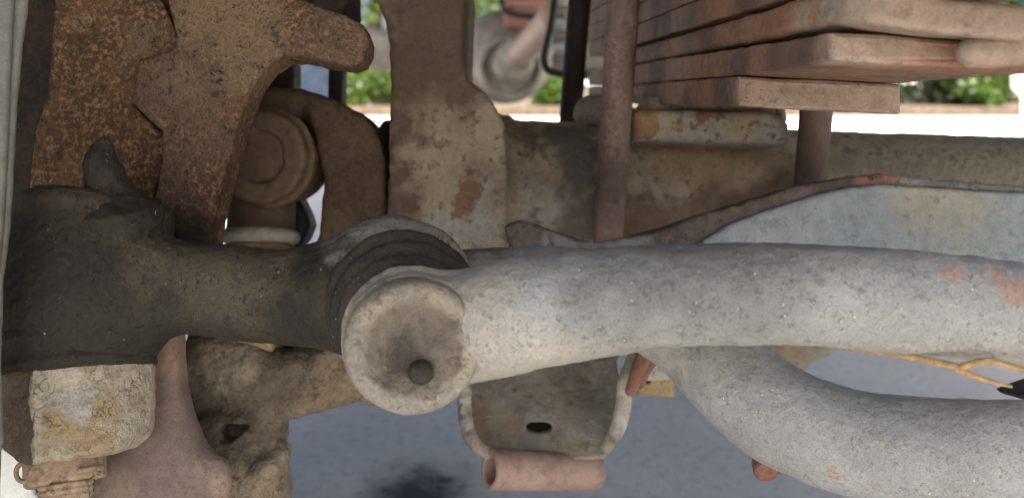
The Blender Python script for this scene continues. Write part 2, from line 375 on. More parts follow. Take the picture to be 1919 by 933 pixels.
M['bluegrey'] = plain('blue grey crinkled sheet', lin(150, 166, 190), .5, .25, 60, .006)
M['white'] = plain('white paint', lin(235, 235, 232), .4, .04, 10, .0002)
M['body'] = plain('dark underbody', lin(58, 56, 54), .8, .2, 8, .002)
M['tyre'] = plain('tyre rubber', lin(34, 33, 32), .8, .15, 30, .002)
M['bark'] = plain('brown bark', lin(92, 80, 68), .9, .4, 12, .02)

def leaf_mat(name, c, c2):
    g = G_(name); oi = g.n('ShaderNodeNewGeometry'); 
    c = g.mix(g.step(g.noise(6, 4), .35, .65), c, c2); g.put(g.b.inputs['Base Color'], c); g.b.inputs['Roughness'].default_value = .45
    tr = g.n('ShaderNodeBsdfTranslucent'); g.put(tr.inputs['Color'], g.mix(1.0, c, (1.6, 1.7, .6, 1), 'MULTIPLY')); ms = g.n('ShaderNodeMixShader'); ms.inputs[0].default_value = .45
    out = g.t.nodes['Material Output']; g.t.links.new(g.b.outputs[0], ms.inputs[1]); g.t.links.new(tr.outputs[0], ms.inputs[2]); g.t.links.new(ms.outputs[0], out.inputs[0])
    return g.m
M['leafA'] = leaf_mat('mid green foliage', (.05, .095, .018, 1), (.085, .115, .022, 1))
M['leafB'] = leaf_mat('deep green foliage', (.018, .05, .024, 1), (.03, .065, .03, 1))

def asphalt():
    g = G_('worn pale paving'); n1 = g.noise(3, 6, .65); n2 = g.noise(60, 5, .7); n3 = g.noise(260, 3, .6)
    c = g.mix(g.step(n1, .35, .65), (.42, .415, .395, 1), (.48, .475, .455, 1))
    c = g.mix(g.step(n2, .5, .68), c, (.28, .29, .29, 1)); c = g.mix(g.math('MULTIPLY', g.step(n3, .58, .7), .6), c, (.52, .55, .57, 1))
    # oil drip stain, ragged
    sp = ground_pt(780, 935); mp = g.n('ShaderNodeVectorMath', operation='SUBTRACT'); g.put(mp.inputs[0], g.pos); mp.inputs[1].default_value = (sp[0], sp[1], 0)
    ml = g.n('ShaderNodeVectorMath', operation='MULTIPLY'); g.put(ml.inputs[0], mp.outputs[0]); ml.inputs[1].default_value = (1, .75, 0)
    ln = g.n('ShaderNodeVectorMath', operation='LENGTH'); g.put(ln.inputs[0], ml.outputs[0])
    dd = g.math('ADD', ln.outputs['Value'], g.math('MULTIPLY', g.math('SUBTRACT', g.noise(30, 7, .75), .5), .15))
    c = g.mix(g.step(dd, .095, .02), c, (.008, .009, .011, 1))
    g.put(g.b.inputs['Base Color'], c); g.b.inputs['Roughness'].default_value = .75
    g.put(g.b.inputs['Normal'], g.bump(g.math('ADD', n3, n2), 1.0, .008)); return g.m
M['asphalt'] = asphalt()
M['concrete'] = plain('pale concrete', lin(196, 190, 180), .9, .12, 5, .004)
M['soil'] = plain('brown mulch', lin(84, 70, 56), .95, .4, 14, .03)

# ------------------------------------------------------------------ the setting
def sheet(name, x0, x1, y0, y1, z, mat):
    return tag(mesh_obj(name, [(x0, y0, z), (x1, y0, z), (x1, y1, z), (x0, y1, z)], [(0, 1, 2, 3)], mat, None, False, loc=(0, 0, z)), kind='structure')
sheet('ground', -150, 150, -150, 150, 0, M['asphalt'])
sheet('pavement', -60, 60, 5.6, 10.6, .006, M['concrete'])
def box_w(name, lo, hi, mat, parent=None, bev=0.0):
    lo, hi = np.array(lo, float), np.array(hi, float)
    V = np.array([[(lo, hi)[i][0], (lo, hi)[j][1], (lo, hi)[k][2]] for i in (0, 1) for j in (0, 1) for k in (0, 1)])
    Fc = [(0, 1, 3, 2), (4, 6, 7, 5), (0, 4, 5, 1), (2, 3, 7, 6), (0, 2, 6, 4), (1, 5, 7, 3)]
    o = mesh_obj(name, V, Fc, mat, parent, False)
    if bev:
        b = o.modifiers.new('bevel', 'BEVEL'); b.width = bev; b.segments = 3
    return o
tag(box_w('planting_bed', (-60, 10.6, 0), (60, 40, .12), M['soil']), kind='structure')

# the truck above, out of frame: it shades the axle
tb = thing('truck_body', (0.3, 0.1, 1.0), 'dark pickup truck body above the axle', 'truck')
def profile(name, yz, x0, x1, mat, parent):
    n = len(yz); V = [(x0, y, z) for y, z in yz] + [(x1, y, z) for y, z in yz]
    Fc = [tuple(range(n)), tuple(range(2 * n - 1, n - 1, -1))] + [(i, i + n, (i + 1) % n + n, (i + 1) % n) for i in range(n)]
    return mesh_obj(name, np.array(V), Fc, mat, parent, False)
profile('cab', [(-.45, .98), (-.50, 1.32), (1.0, 1.42), (1.65, 1.95), (3.0, 1.98), (3.15, 1.5), (6.4, 1.75), (6.4, 1.40), (2, 1.32), (.6, .95)], -.60, 1.2, M['body'], tb)

# the left front wheel, just outside the frame
def lathe_x(name, prof, cx, cy, cz, mat, par, seg=48):
    V = [(cx + x, cy + r * math.cos(a), cz + r * math.sin(a)) for x, r in prof for a in np.arange(seg) * 2 * math.pi / seg]; n = len(prof)
    Fc = [(i * seg + k, i * seg + (k + 1) % seg, ((i + 1) % n) * seg + (k + 1) % seg, ((i + 1) % n) * seg + k) for i in range(n) for k in range(seg)]
    return mesh_obj(name, np.array(V), Fc, mat, par, True)
ty = lathe_x('tyre', [(-.13, .22), (-.15, .30), (-.14, .38), (-.11, .42), (0, .43), (.11, .42), (.13, .38), (.135, .30), (.12, .22)], -.53, .60, .43, M['tyre'], tb)
lathe_x('rim', [(-.12, .225), (.115, .225), (.115, .205), (.02, .19), (.0, .05), (-.03, .05), (-.03, .19), (-.12, .205)], -.53, .60, .43, M['body'], ty)

# ------------------------------------------------------------------ background: rear axle, shrubs
ra = thing('rear_axle', W(955, 190, 3.4), 'blurred grey rear axle differential seen far under the truck', 'axle')
dA = 3.4
dif = U(.04, ball(S(945, 108, dA), .205, 1, .95, .9), rcone(S(700, 95, dA + .05), S(1300, 90, dA + .05), .085), cyl(S(955, 120, dA - .05), S(958, 128, dA - .22), .13, .03))
dif = SUB(.02, dif, torus(S(957, 126, dA - .21), S(958, 128, dA - .22) - S(955, 120, dA - .05), .085, .02))
cast('differential_housing', dif, M['rear_grey'], ra, .012)
cast('pinion_yoke', U(.02, cyl(S(958, 126, dA - .2), S(966, 112, dA - .36), .075, .02), cyl(S(966, 112, dA - .33), S(985, 85, dA - .46), .06, .02)), M['rear_grey'], ra, .009)
cast('driveshaft', cyl(S(975, 100, dA - .40), S(1046, 30, dA - 1.3), .045, .005), M['rear_pink'], ra, .008)
rs = thing('rear_leaf_spring', W(990, 30, 3.1), 'blurred faded red rear leaf spring at the top behind the differential', 'leaf spring')
for k in range(4):
    y = 26 - k * 15
    cast('leaf', poly([(944 + k, y), (944 + k, y - 12), (1060, y - 6 - 5), (1060, y + 6)], 3.05, 3.6, .006), M['rear_red'], rs, .008)
st = thing('spring_clip', W(950, 30, 3.0), 'thin black clip around the red rear leaf spring', 'clip')
sweep('strap', crom([S(940, -30, 3.02), S(941, 4, 3.02), S(946, 20, 3.02), S(965, 28, 3.02), S(1020, 34, 3.02)], 6), .012, M['black'], st, 8)

def quads(name, C, size, mat, parent, tilt=1.0):
    n = len(C); a = rng.normal(size=(n, 3)); a /= np.linalg.norm(a, axis=1, keepdims=True)
    b = np.cross(a, rng.normal(size=(n, 3))); b /= np.linalg.norm(b, axis=1, keepdims=True)
    s = size * (0.6 + 0.8 * rng.random((n, 1)))
    V = np.stack([C - a * s, C + b * s * .45, C + a * s, C - b * s * .45], 1).reshape(-1, 3)
    return mesh_obj(name, V, np.arange(4 * n).reshape(n, 4), mat, parent, False)
def shrub(px, py_base, d, wd, ht, label, mat, n=2200, group='shrubs along the planting bed', nm='shrub', leaf=.055):
    g = W(px, py_base, d); g[2] = .12; t = thing(nm, g, label, 'shrub', group)
    cl = []
    for k in range(26):
        a = rng.random() * 6.28; r = wd * .5 * math.sqrt(rng.random()); z = ht * (0.12 + .85 * rng.random()); 
        cl.append((g[0] + r * math.cos(a), g[1] + r * math.sin(a) * .8, g[2] + z))
    cl = np.array(cl); C = cl[rng.integers(0, 26, n)] + rng.normal(size=(n, 3)) * np.array([.15, .15, .13]) * (wd / 1.6)
    C[:, 2] = np.maximum(C[:, 2], .14)
    quads('foliage', C, leaf, mat, t)
    for k in range(4):
        a = k * 1.7; top = g + np.array([math.cos(a) * wd * .3, math.sin(a) * wd * .25, ht * .8])
        P = np.linspace(g, top, 5); P[1:-1] += rng.normal(size=(3, 3)) * .04
        V = []
        for i, p in enumerate(P):
            rr = .03 * (1 - .15 * i)
            V += [p + rr * np.array([math.cos(q), math.sin(q), 0]) for q in (0, 1.57, 3.14, 4.71)]
        Fc = [(i * 4 + q, i * 4 + (q + 1) % 4, i * 4 + 4 + (q + 1) % 4, i * 4 + 4 + q) for i in range(4) for q in range(4)]
        mesh_obj('stem', np.array(V), Fc, M['bark'], t, True)
def tree(px, d, hgt, r, label, crown_r, base_clear, mat):
    g = W(px, 150, d); g[2] = .12; t = thing('tree', g, label, 'tree', 'trees behind the planting bed')
    P = np.linspace(g, g + np.array([.15, .1, hgt]), 7); P[1:-1] += rng.normal(size=(5, 3)) * .05; V = []
    for i, p in enumerate(P): V += [p + r * (1 - .09 * i) * np.array([math.cos(q), math.sin(q), 0]) for q in np.arange(8) * .785]
    Fc = [(i * 8 + q, i * 8 + (q + 1) % 8, i * 8 + 8 + (q + 1) % 8, i * 8 + 8 + q) for i in range(6) for q in range(8)]
    mesh_obj('trunk', np.array(V), Fc, M['bark'], t, True)
    n = 6000; cl = rng.normal(size=(40, 3)); cl /= np.linalg.norm(cl, axis=1, keepdims=True); cl *= (rng.random((40, 1)) ** .5) * crown_r
    cl[:, 2] *= .75; C = g + np.array([0, 0, base_clear + crown_r * .75]) + cl[rng.integers(0, 40, n)] + rng.normal(size=(n, 3)) * crown_r * .16
    C = C[C[:, 2] > g[2] + base_clear]
    quads('crown', C, .12, mat, t)

# ------------------------------------------------------------------ brake shield and wheel at the left
ws = thing('brake_shield', W(20, 900, .33), 'dull grey curved brake shield edge along the left margin', 'brake shield')
cast('shield_plate', poly([(-120, -60), (52, -60), (44, 20), (34, 110), (25, 200), (18, 320), (12, 420), (0, 520), (-5, 640), (-3, 760), (0, 830), (-6, 845), (-8, 980), (-120, 980)], .325, .329, .0015, ref=.325), M['shield'], ws, .001, [(.0006, 60, 2)])
cast('rim_lip', poly([(-120, -60), (24, -60), (16, 100), (10, 260), (2, 420), (-8, 520), (-120, 560)], .3215, .3255, .0015, ref=.322), M['shield'], ws, .001)

cast('shield_foot', poly([(-60, 836), (10, 838), (34, 852), (58, 866), (52, 884), (38, 892), (56, 906), (62, 925), (84, 940), (90, 990), (-60, 990)], .412, .417, .002), M['shield_pale'], ws, .0012, [(.001, 60, 2)])  # added plate, its pale colour paints a sunlit bright patch

# ------------------------------------------------------------------ steering knuckle
kn = thing('steering_knuckle', W(250, 933, .45), 'rusty brown cast steering knuckle with stepped face and upper arm', 'steering knuckle')
kb = poly([(104, -60), (500, -60), (450, 120), (400, 230), (350, 400), (340, 480), (50, 480), (50, 360), (62, 250), (88, 170)], .430, .470, .003)
ks = poly([(20, -60), (200, -60), (200, 480), (20, 480), (22, 300)], .462, .52, .004, ref=.47)
cut = poly([(278, -60), (338, 60), (330, 96), (260, 116), (247, 188), (303, 243), (303, 300), (291, 372), (270, 372), (292, 292), (292, 250), (232, 192), (246, 104), (318, 84), (322, 62), (262, -60)], .42, .437, .0005)
cast('knuckle_side', ks, M['dark_cast'], kn, .0014, [(.0014, 60, 3)])  # receding side of the knuckle, its shadow put into the colour
cast('knuckle_body', SUB(.001, kb, cut), M['knuckle'], kn, .0009, [(.0009, 45, 3), (.0009, 260, 2)],
     {'tan': [(270, 90, .43, .02, .7), (150, 45, .43, .004)], 'oil': [(40, 250, .46, .03), (30, 80, .46, .03), (50, 400, .47, .03), (230, 390, .43, .012, .8)]})  # oil near the socket; the blobs down the left edge paint its shadow
rib = poly([(300, -60), (326, 50), (331, 66), (325, 90), (258, 110), (243, 190), (300, 246), (300, 300), (286, 370), (322, 440), (345, 480), (388, 478), (394, 430), (418, 330), (449, 220), (470, 165), (496, 128), (530, 104), (570, 106), (655, 124), (678, 116), (690, 90), (690, 70), (680, 45), (640, 25), (590, 8), (520, -20), (480, -60)], .417, .440, .0030)
ribn = rib
cast('knuckle_arm', ribn, M['knuckle'], kn, .0009, [(.0008, 50, 3), (.0008, 280, 2)],
     {'tan': [(420, 60, .417, .028, .95), (450, 110, .417, .02), (395, 20, .417, .03, .9), (340, 150, .417, .012)], 'mauve': [(350, 230, .417, .03, .8), (300, 180, .417, .02, .9), (640, 80, .417, .03, .7), (330, 330, .417, .025, .6)],
      'oil': [(310, 440, .42, .02), (360, 470, .42, .018), (230, 420, .42, .03)]})
# web behind the arm
cast('web', poly([(440, 90), (520, 90), (549, 112), (549, 200), (440, 200)], .575, .60, .003), M['dark_cast'], kn, .0015, [(.001, 60, 2)])
cast('post', poly([(614, 100), (642, 104), (640, 200), (612, 200)], .57, .59, .004), M['dark_cast'], kn, .0015)
cast('upper_lug', poly([(500, -60), (648, -60), (652, 0), (640, 22), (560, 40), (500, 20)], .50, .55, .005), M['dark_cast'], kn, .0015, [(.001, 60, 2)])
# lower flange and boss of the knuckle
fl = poly([(336, 600), (345, 720), (348, 790), (364, 832), (400, 866), (418, 886), (416, 980), (180, 980), (186, 900), (214, 852), (268, 786), (262, 690), (270, 600)], .405, .424, .006, ref=.413)
fl = U(.01, fl, rcone(S(412, 875, .412), S(420, 990, .412), .004), ball(S(290, 860, .415), .022, 1.1, 1.3, .75))
cast('lower_flange', fl, M['flange'], kn, .001, [(.0012, 60, 3)],
     {'mauve': [(290, 830, .405, .028), (260, 900, .405, .03), (320, 880, .405, .025)], 'cream': [(412, 900, .405, .007), (212, 915, .40, .010), (398, 875, .41, .006)]})  # cream blobs put a thin edge highlight into the colour
bc = S(143, 690, .385); bdn = S(146, 862, .375)
u_ = (bdn - bc) / np.linalg.norm(bdn - bc)
boss = cyl(bc - u_ * .004, bdn, .0352, .004, .0325)
hexcut = poly([(6, 660), (6, 815), (16, 828), (44, 842), (92, 866), (205, 864), (246, 832), (268, 796), (284, 700), (284, 660)], .30, .46, .002, ref=.372)
def INTER(k, a, b):
    return N(lambda X, Y, Z: -smin(-a.f(X, Y, Z), -b.f(X, Y, Z), k), np.maximum(a.lo, b.lo), np.minimum(a.hi, b.hi))
facet = poly([(86, 640), (300, 640), (300, 880), (86, 880)], .3525, .43, .002, ref=.36)
fac2 = poly([(-20, 640), (92, 640), (92, 880), (-20, 880)], .357, .43, .002, ax=-.55, ref=.36)
cast('tie_rod_boss', INTER(.004, INTER(.004, boss, hexcut), U(.001, facet, fac2)), M['boss'], kn, .0008, [(.0014, 90, 3), (.0006, 320, 2)],
     {'brown': lambda V: np.clip((S(80, 0, .36)[0] - V[:, 0]) / .004 + .5 + fbm(V, 150, 3) * 1.2, 0, 1),
      'ochre': [(130, 790, .352, .011), (205, 760, .352, .010), (170, 830, .352, .010, .8)], 'blue': [(135, 760, .352, .008)]})

# ------------------------------------------------------------------ castle nut and cotter pin
cn = thing('castle_nut', W(118, 933, .375), 'slotted brown castle nut under the cream boss at lower left', 'nut')
nutn = cyl(S(122, 855, .376), S(124, 905, .373), .0172, .002); slots = []
for k in range(6):
    a = k * math.pi / 3 + 3.95; cdir = np.array([math.cos(a), 0, math.sin(a)]); c0 = S(123, 897, .374)
    slots.append(rcone(c0 + cdir * .008, c0 + cdir * .03, .0036)); slots.append(rcone(c0 + cdir * .008 - np.array([0, .008, 0]), c0 + cdir * .03 - np.array([0, .008, 0]), .0036))
cast('nut_body', SUB(.0006, nutn, *slots), M['steel'], cn, .00055, [(.0003, 200, 2)])
thr = U(.0006, cyl(S(123, 880, .374), S(126, 990, .369), .0106, .001), *[torus(S(123 + .03 * q, 908 + q * 11, .3725 - .0003 * q), bdn - bc, .0106, .0011) for q in range(7)])
cast('threaded_stud', thr, M['steel'], cn, .0007)
ring = [S(44 + 14 * math.cos(a), 885 + 17 * math.sin(a), .364) for a in np.linspace(-1.2, 5.0, 24)]
sweep('cotter_pin', np.vstack([[S(120, 880, .372)], [S(66, 872, .362)], ring]), .0011, M['steel'], cn, 8)
sweep('cotter_leg', crom([S(120, 884, .372), S(158, 880, .362), S(176, 876, .364), S(192, 876, .37)], 5), .0014, M['steel'], cn, 8)

# ------------------------------------------------------------------ axle
ax = thing('front_axle', W(1100, 470, .57), 'mottled tan and grey front axle tube with upright forged end', 'axle')
tb_a, tb_b = S(860, 343, .570), S(2050, 384, .575)
tubeN = cyl(tb_a, tb_b, .0455, .002)
cN = poly([(696, -60), (708, 5), (724, 40), (733, 90), (735, 160), (730, 240), (733, 330), (727, 400), (745, 480), (800, 640), (760, 720), (700, 760), (640, 740), (650, 660), (700, 640), (930, 520), (948, 470), (950, 300), (944, 232), (926, 198), (906, 172), (876, 152), (871, 110), (872, 40), (878, -60)], .492, .60, .0042, sm=0, ref=.500)
col_ = torus(S(948, 346, .570), tb_b - tb_a, .0455, .0022)
scoop = ball(S(905, 190, .495), .012, 1.2, 1, 1)
axn = U(.018, SUB(.004, cN), tubeN)
axn = SUB(.0015, U(.004, axn, col_), rcone(S(784, 185, .4905), S(779, 335, .4905), .0016), rcone(S(774, 60, .4905), S(784, 185, .4905), .0008, .0016))
cast('axle_tube', axn, M['axle'], ax, .0012, [(.0011, 40, 3), (.0008, 240, 2)],
     {'rust': [(880, 360, .50, .0135), (868, 385, .50, .009), (900, 340, .50, .007)], 'grey': [(860, 430, .50, .018), (900, 400, .50, .014), (1020, 440, .53, .02, .9), (1000, 380, .53, .016, .7), (920, 345, .5, .01)],
      'oil': [(1085, 330, .525, .015), (1080, 280, .525, .014), (1100, 400, .525, .016), (1085, 440, .525, .02), (1000, 445, .525, .014), (1065, 240, .54, .016)],
      'brown': [(800, 20, .495, .05), (850, 60, .495, .03), (760, 120, .495, .02), (748, 250, .495, .011), (748, 330, .495, .011), (748, 390, .495, .012), (1300, 450, .54, .03), (1230, 430, .53, .026), (1380, 410, .53, .026), (1200, 440, .53, .03), (1440, 370, .53, .02), (1320, 400, .53, .02, .8), (985, 250, .53, .014, .8), (815, 90, .495, .03)],  # brown low on the tube is stain together with painted shade
      'ochre': [(1250, 285, .53, .016), (1330, 290, .53, .018), (1400, 290, .53, .016, .8)], 'olive': [(1650, 290, .54, .035), (1750, 300, .54, .05), (1880, 310, .54, .06)]})
pad = poly([(1186, 203), (1300, 204), (1440, 207), (1466, 214), (1480, 232), (1482, 262), (1470, 271), (1400, 270), (1300, 266), (1186, 262)], .500, .66, .006)
cast('spring_pad', U(.004, pad, poly([(1200, 193), (1440, 193), (1450, 240), (1200, 240)], .52, .66, .003, ref=.55), rcone(S(1110, 215, .60), S(1150, 212, .58), .014)), M['axle'], ax, .0012, [(.0016, 60, 3)],
     {'grey': [(1300, 255, .5, .02, .9), (1420, 245, .5, .02, .8), (1230, 255, .5, .014, .8)], 'ochre': [(1220, 225, .5, .012, .8), (1400, 215, .5, .012, .7)], 'rust': [(1190, 210, .5, .014), (1330, 210, .50, .010, .7)]})
# lower arm of the axle with ball joint boss
la = poly([(338, 648), (352, 622), (372, 622), (440, 655), (520, 668), (560, 660), (610, 640), (700, 636), (760, 700), (690, 752), (600, 776), (520, 796), (430, 806), (345, 790), (336, 720)], .465, .53, .010, ref=.465)
lb = U(.014, cyl(S(437, 772, .485), S(440, 985, .475), .0305, .008), ball(S(470, 900, .468), .02, 1, 1.2, .8), ball(S(425, 690, .475), .022, 1.4, .8, .6))
hole = U(.002, poly([(408, 808), (418, 798), (462, 798), (462, 806), (430, 830), (414, 828)], .40, .472, .001, ref=.455))
ridge = U(.008, rcone(S(425, 990, .45), S(440, 930, .448), .004), rcone(S(440, 930, .448), S(500, 880, .452), .004), rcone(S(500, 880, .452), S(536, 840, .47), .004))
cast('lower_arm', U(.007, SUB(.002, U(.006, la, lb), hole), ridge), M['mud'], ax, .0011, [(.0024, 55, 3), (.0015, 150, 3), (.0010, 380, 2)],
     {'dark': [(360, 700, .46, .022), (352, 640, .46, .02), (400, 790, .46, .02), (370, 780, .46, .02), (480, 815, .455, .02, .9), (540, 690, .47, .018, .7), (450, 850, .45, .012, .8)],
      'cream': [(440, 670, .46, .014), (400, 690, .46, .012), (500, 900, .45, .014), (530, 850, .46, .008), (440, 900, .445, .012)], 'tan': [(640, 740, .46, .02), (690, 735, .46, .02), (500, 930, .45, .014, .8)]})
bn = thing('ball_joint_nut', W(445, 655, .49), 'orange brown nut behind the dark arm above the muddy lower arm', 'nut')
cast('nut_body', poly([(380, 612), (450, 606), (508, 612), (510, 660), (450, 664), (380, 658)], .47, .50, .003), M['nut'], bn, .001, [(.0008, 90, 2)])
cast('stud', cyl(S(530, 600, .50), S(528, 690, .50), .007, .001), M['black'], bn, .001)

# ------------------------------------------------------------------ axle shaft joint
uj = thing('axle_universal_joint', W(560, 470, .54), 'brown rusted axle universal joint with round bearing cap', 'universal joint')
yo = poly([(400, 180), (440, 168), (490, 160), (560, 167), (625, 184), (680, 212), (708, 242), (724, 300), (726, 390), (706, 480), (680, 520), (560, 530), (580, 480), (598, 440), (601, 375), (606, 340), (601, 300), (590, 262), (575, 232), (562, 214), (555, 240), (400, 240)], .503, .565, .0045, sm=0, ref=.505)
yo2 = poly([(566, 200), (600, 236), (600, 300), (560, 300)], .535, .56, .003, ref=.535)
cast('yoke', SUB(.004, U(.006, yo, yo2), rcone(S(562, 205, .503), S(585, 268, .508), .0035)), M['yoke'], uj, .0011, [(.0020, 45, 3), (.0006, 220, 2)])
ccn = S(484, 293, .488); cax = np.array([.10, .06, 1.0])
capn = SUB(.002, cyl(ccn, ccn + cax * .05, .0288, .003), cyl(ccn - cax * .01, ccn + cax * .0020, .0158, .0012))
capn = U(.002, capn, torus(ccn + cax * .012, cax, .030, .0016))
cast('bearing_cap', capn, M['cap'], uj, .0008, [(.0016, 70, 3), (.0008, 220, 2)])
cast('trunnion', cyl(S(492, 340, .528), S(488, 470, .522), .0215, .002), M['cap'], uj, .0011, [(.001, 60, 3)])
cast('seal_ring', U(.002, torus(S(488, 444, .51), S(488, 470, .51) - S(492, 330, .515), .0205, .0042), cyl(S(488, 436, .51), S(488, 452, .51), .022, .002)), M['shock'], uj, .001, (), {'brown': [], 'dark': [], 'pale': []})
cast('inner_fork', poly([(540, 330), (556, 362), (574, 400), (580, 420), (570, 445), (548, 475), (500, 480), (500, 330)], .54, .565, .004, ref=.54), M['black'], uj, .0014)
cast('axle_shaft', U(.004, cyl(S(690, 320, .55), S(760, 326, .552), .030, .003), cyl(S(712, 318, .55), S(735, 320, .55), .034, .003)), M['black'], uj, .0014)

# ------------------------------------------------------------------ U-bolts
def ubolt(label, L0, L1, R1, R0, r, mat, masks=None):
    t = thing('u_bolt', toW(L0)[0], label, 'u-bolt', 'u-bolts clamping the leaf spring')
    up = (L1 - L0) / np.linalg.norm(L1 - L0); tl = L1 + up * .05; tr = R1 + up * .055
    P = np.vstack([np.linspace(L0, tl, 14), crom([tl, tl + up * .012 + (tr - tl) * .06, tr + up * .012 - (tr - tl) * .06, tr], 6)[1:-1], np.linspace(tr, R0, 12)])
    o = sweep('bolt_rod', P, r, mat, t, 20)
    return t
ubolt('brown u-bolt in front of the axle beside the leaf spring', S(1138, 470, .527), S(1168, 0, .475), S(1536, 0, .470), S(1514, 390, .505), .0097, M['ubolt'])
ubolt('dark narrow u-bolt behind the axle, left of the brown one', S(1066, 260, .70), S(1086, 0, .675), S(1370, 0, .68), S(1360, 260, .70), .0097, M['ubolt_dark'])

# ------------------------------------------------------------------ leaf spring
ls = thing('leaf_spring', W(1300, 200, .60), 'stack of rusty red brown spring leaves at upper right', 'leaf spring')
def leaf_x(d): return .1056 - .0693 * (d - .375)
def leaf_y(i, d):
    base = .1082 + i * .0145
    return base - .185 * (.6 - d) if d < .6 else base + .20 * (d - .6)
WL, TL = .0765, .0141
def leaf(i, d_end, masks=None, cor=.0012, mat='leaf', droop=0.0):
    ds = np.concatenate([np.linspace(d_end, .62, 90), np.linspace(.65, .80, 5)])
    b = .0013; V = []; n_in = 5
    sec = []
    # rectangle with rounded edges, finely divided for masks
    for (u, v) in [(b, 0), (.25, 0), (.5, 0), (.75, 0), (-b, 0), (-b * .3, b * .3), (0, b), (0, .5), (0, -b), (-b * .3, -b * .3), (-b, 1), (.75, 1), (.5, 1), (.25, 1), (b, 1), (b * .3, 1 - b * .3), (0, .99), (0, .5), (0, .01), (b * .3, b * .3)]: sec.append((u, v))
    pts = [(b, 0), (WL * .25, 0), (WL * .5, 0), (WL * .75, 0), (WL - b, 0), (WL - b * .3, b * .3), (WL, b), (WL, TL / 2), (WL, TL - b), (WL - b * .3, TL - b * .3), (WL - b, TL), (WL * .75, TL), (WL * .5, TL), (WL * .25, TL), (b, TL), (b * .3, TL - b * .3), (0, TL - b), (0, TL / 2), (0, b), (b * .3, b * .3)]
    m = len(pts); fine = []
    def add(d, inset):
        x0, y0 = leaf_x(d), leaf_y(i, d) + (.0019 * min(max((.375 - d) / .09, 0), 1) if i == 1 else 0)
        tk = np.interp(d, [.282, .375, .5], [.0100, .0125, TL]) if i == 1 else TL
        for (x, y) in pts:
            xx = min(max(x, inset), WL - inset); yy = min(max(y / TL * tk, inset), tk - inset)
            px = x0 + xx; py = y0 + yy - .05 * xx * min(1, max(0, (.55 - d) / .15))
            fine.append([px, py, d + .0 * x - .0693 * 0])
    add(ds[0], .0016); 
    add(ds[0] + .0007, .0005); add(ds[0] + .0018, 0)
    for d in ds[1:]: add(d, 0)
    V = np.array(fine); nr = len(V) // m
    V = V + (np.stack([fbm(V + i, 90, 2), fbm(V + 5 + i, 120, 2), fbm(V + 9, 90, 2)], 1)) * .0009
    Fc = [(r * m + k, r * m + (k + 1) % m, (r + 1) * m + (k + 1) % m, (r + 1) * m + k) for r in range(nr - 1) for k in range(m)]
    Fc += [tuple(range(m))[::-1], tuple((nr - 1) * m + k for k in range(m))]
    masks = dict(masks or {}); dk_ = list(masks.get('dark', [])); rd_ = list(masks.get('red', []))
    for q in range(7):
        dd_ = .33 + .30 * random.random(); X_, Y_ = leaf_x(dd_), leaf_y(i, dd_) + TL * random.random()
        (dk_ if q % 2 else rd_).append((959.5 + X_ * F_PX / dd_, 466.5 - Y_ * F_PX / dd_, dd_, .008 + .010 * random.random(), .95))
    masks['dark'] = dk_; masks['red'] = rd_
    at = {k: blobs(V, v) for k, v in masks.items()}
    for k in ('red', 'dark', 'pale'): at.setdefault(k, np.zeros(len(V)))
    o = mesh_obj('leaf', toW(V), Fc, M[mat], ls, False, at)
    return o
leaf(0, .375, {'red': [(1530, 150, .375, .04, .8), (1300, 200, .45, .04, .6)], 'pale': [(1500, 175, .375, .03, .9), (1600, 180, .375, .03, .9)]})
leaf(1, .282, {'red': [(1750, 90, .282, .04, .9), (1570, 80, .282, .015)], 'dark': [(1480, 110, .305, .018), (1430, 120, .33, .016, .9)], 'pale': [(1620, 105, .282, .015, .8), (1560, 100, .282, .008)]})
leaf(3, .20, {'red': [(1360, 40, .40, .03, .8)], 'dark': [(1300, 60, .45, .03, .8)]})
for i in (4, 5, 6, 7, 8): leaf(i, .22, {'red': [(1320, 30, .42, .03, .7)], 'dark': [(1240, 50, .5, .03, .7)]})
# the third leaf has a rounded, turned-out end
def leaf3():
    xs = leaf_x(.27); pts2 = []
    def f(X, Y, Z):
        i = 2; yb = np.where(Z < .6, .1082 + i * .0145 - .185 * (.6 - Z), .1082 + i * .0145 + .20 * (Z - .6))
        # plan outline: big rounded front-left corner
        x0 = .1056 - .0693 * (Z - .375); rc = .016; ze = .262
        ux = np.maximum(rc - (X - x0), 0); uz = np.maximum(rc - (Z - ze), 0)
        plan = np.where((ux > 0) & (uz > 0), np.sqrt(ux ** 2 + uz ** 2) - rc, np.maximum(-(X - x0), ze - Z))
        plan = np.maximum(plan, np.maximum(X - x0 - .0765, Z - .70))
        lift = .004 * np.clip((.05 - (X - x0)) / .05, 0, 1) ** 2 * np.clip((.33 - Z) / .06, 0, 1)
        dy = np.abs(Y - (yb + .0064 + lift - .05 * (X - x0) * np.clip((.55 - Z) / .15, 0, 1) - .0045 * np.clip((.32 - Z) / .06, 0, 1))) - .0062
        r = .003; a, b = plan + r, dy + r
        return np.minimum(np.maximum(a, b), 0) + np.sqrt(np.maximum(a, 0) ** 2 + np.maximum(b, 0) ** 2) - r
    return N(f, [.08, .06, .258], [.2, .18, .71])
cast('leaf', leaf3(), M['leaf'], ls, .0012, [(.001, 60, 3)],
     {'red': [(1420, 60, .34, .03, .9), (1500, 40, .30, .02, .8)], 'dark': [(1300, 90, .45, .03, .9)], 'pale': [(1700, 50, .262, .04), (1850, 60, .262, .04), (1580, 40, .275, .02, .9)]})
cast('clip', rcone(S(1822, 99, .272), S(2010, 84, .268), .0052, .0062), M['leaf'], ls, .0009, [(.0008, 90, 2)], {'red': [(1860, 125, .27, .01)], 'dark': [], 'pale': [(1850, 90, .265, .02)]})

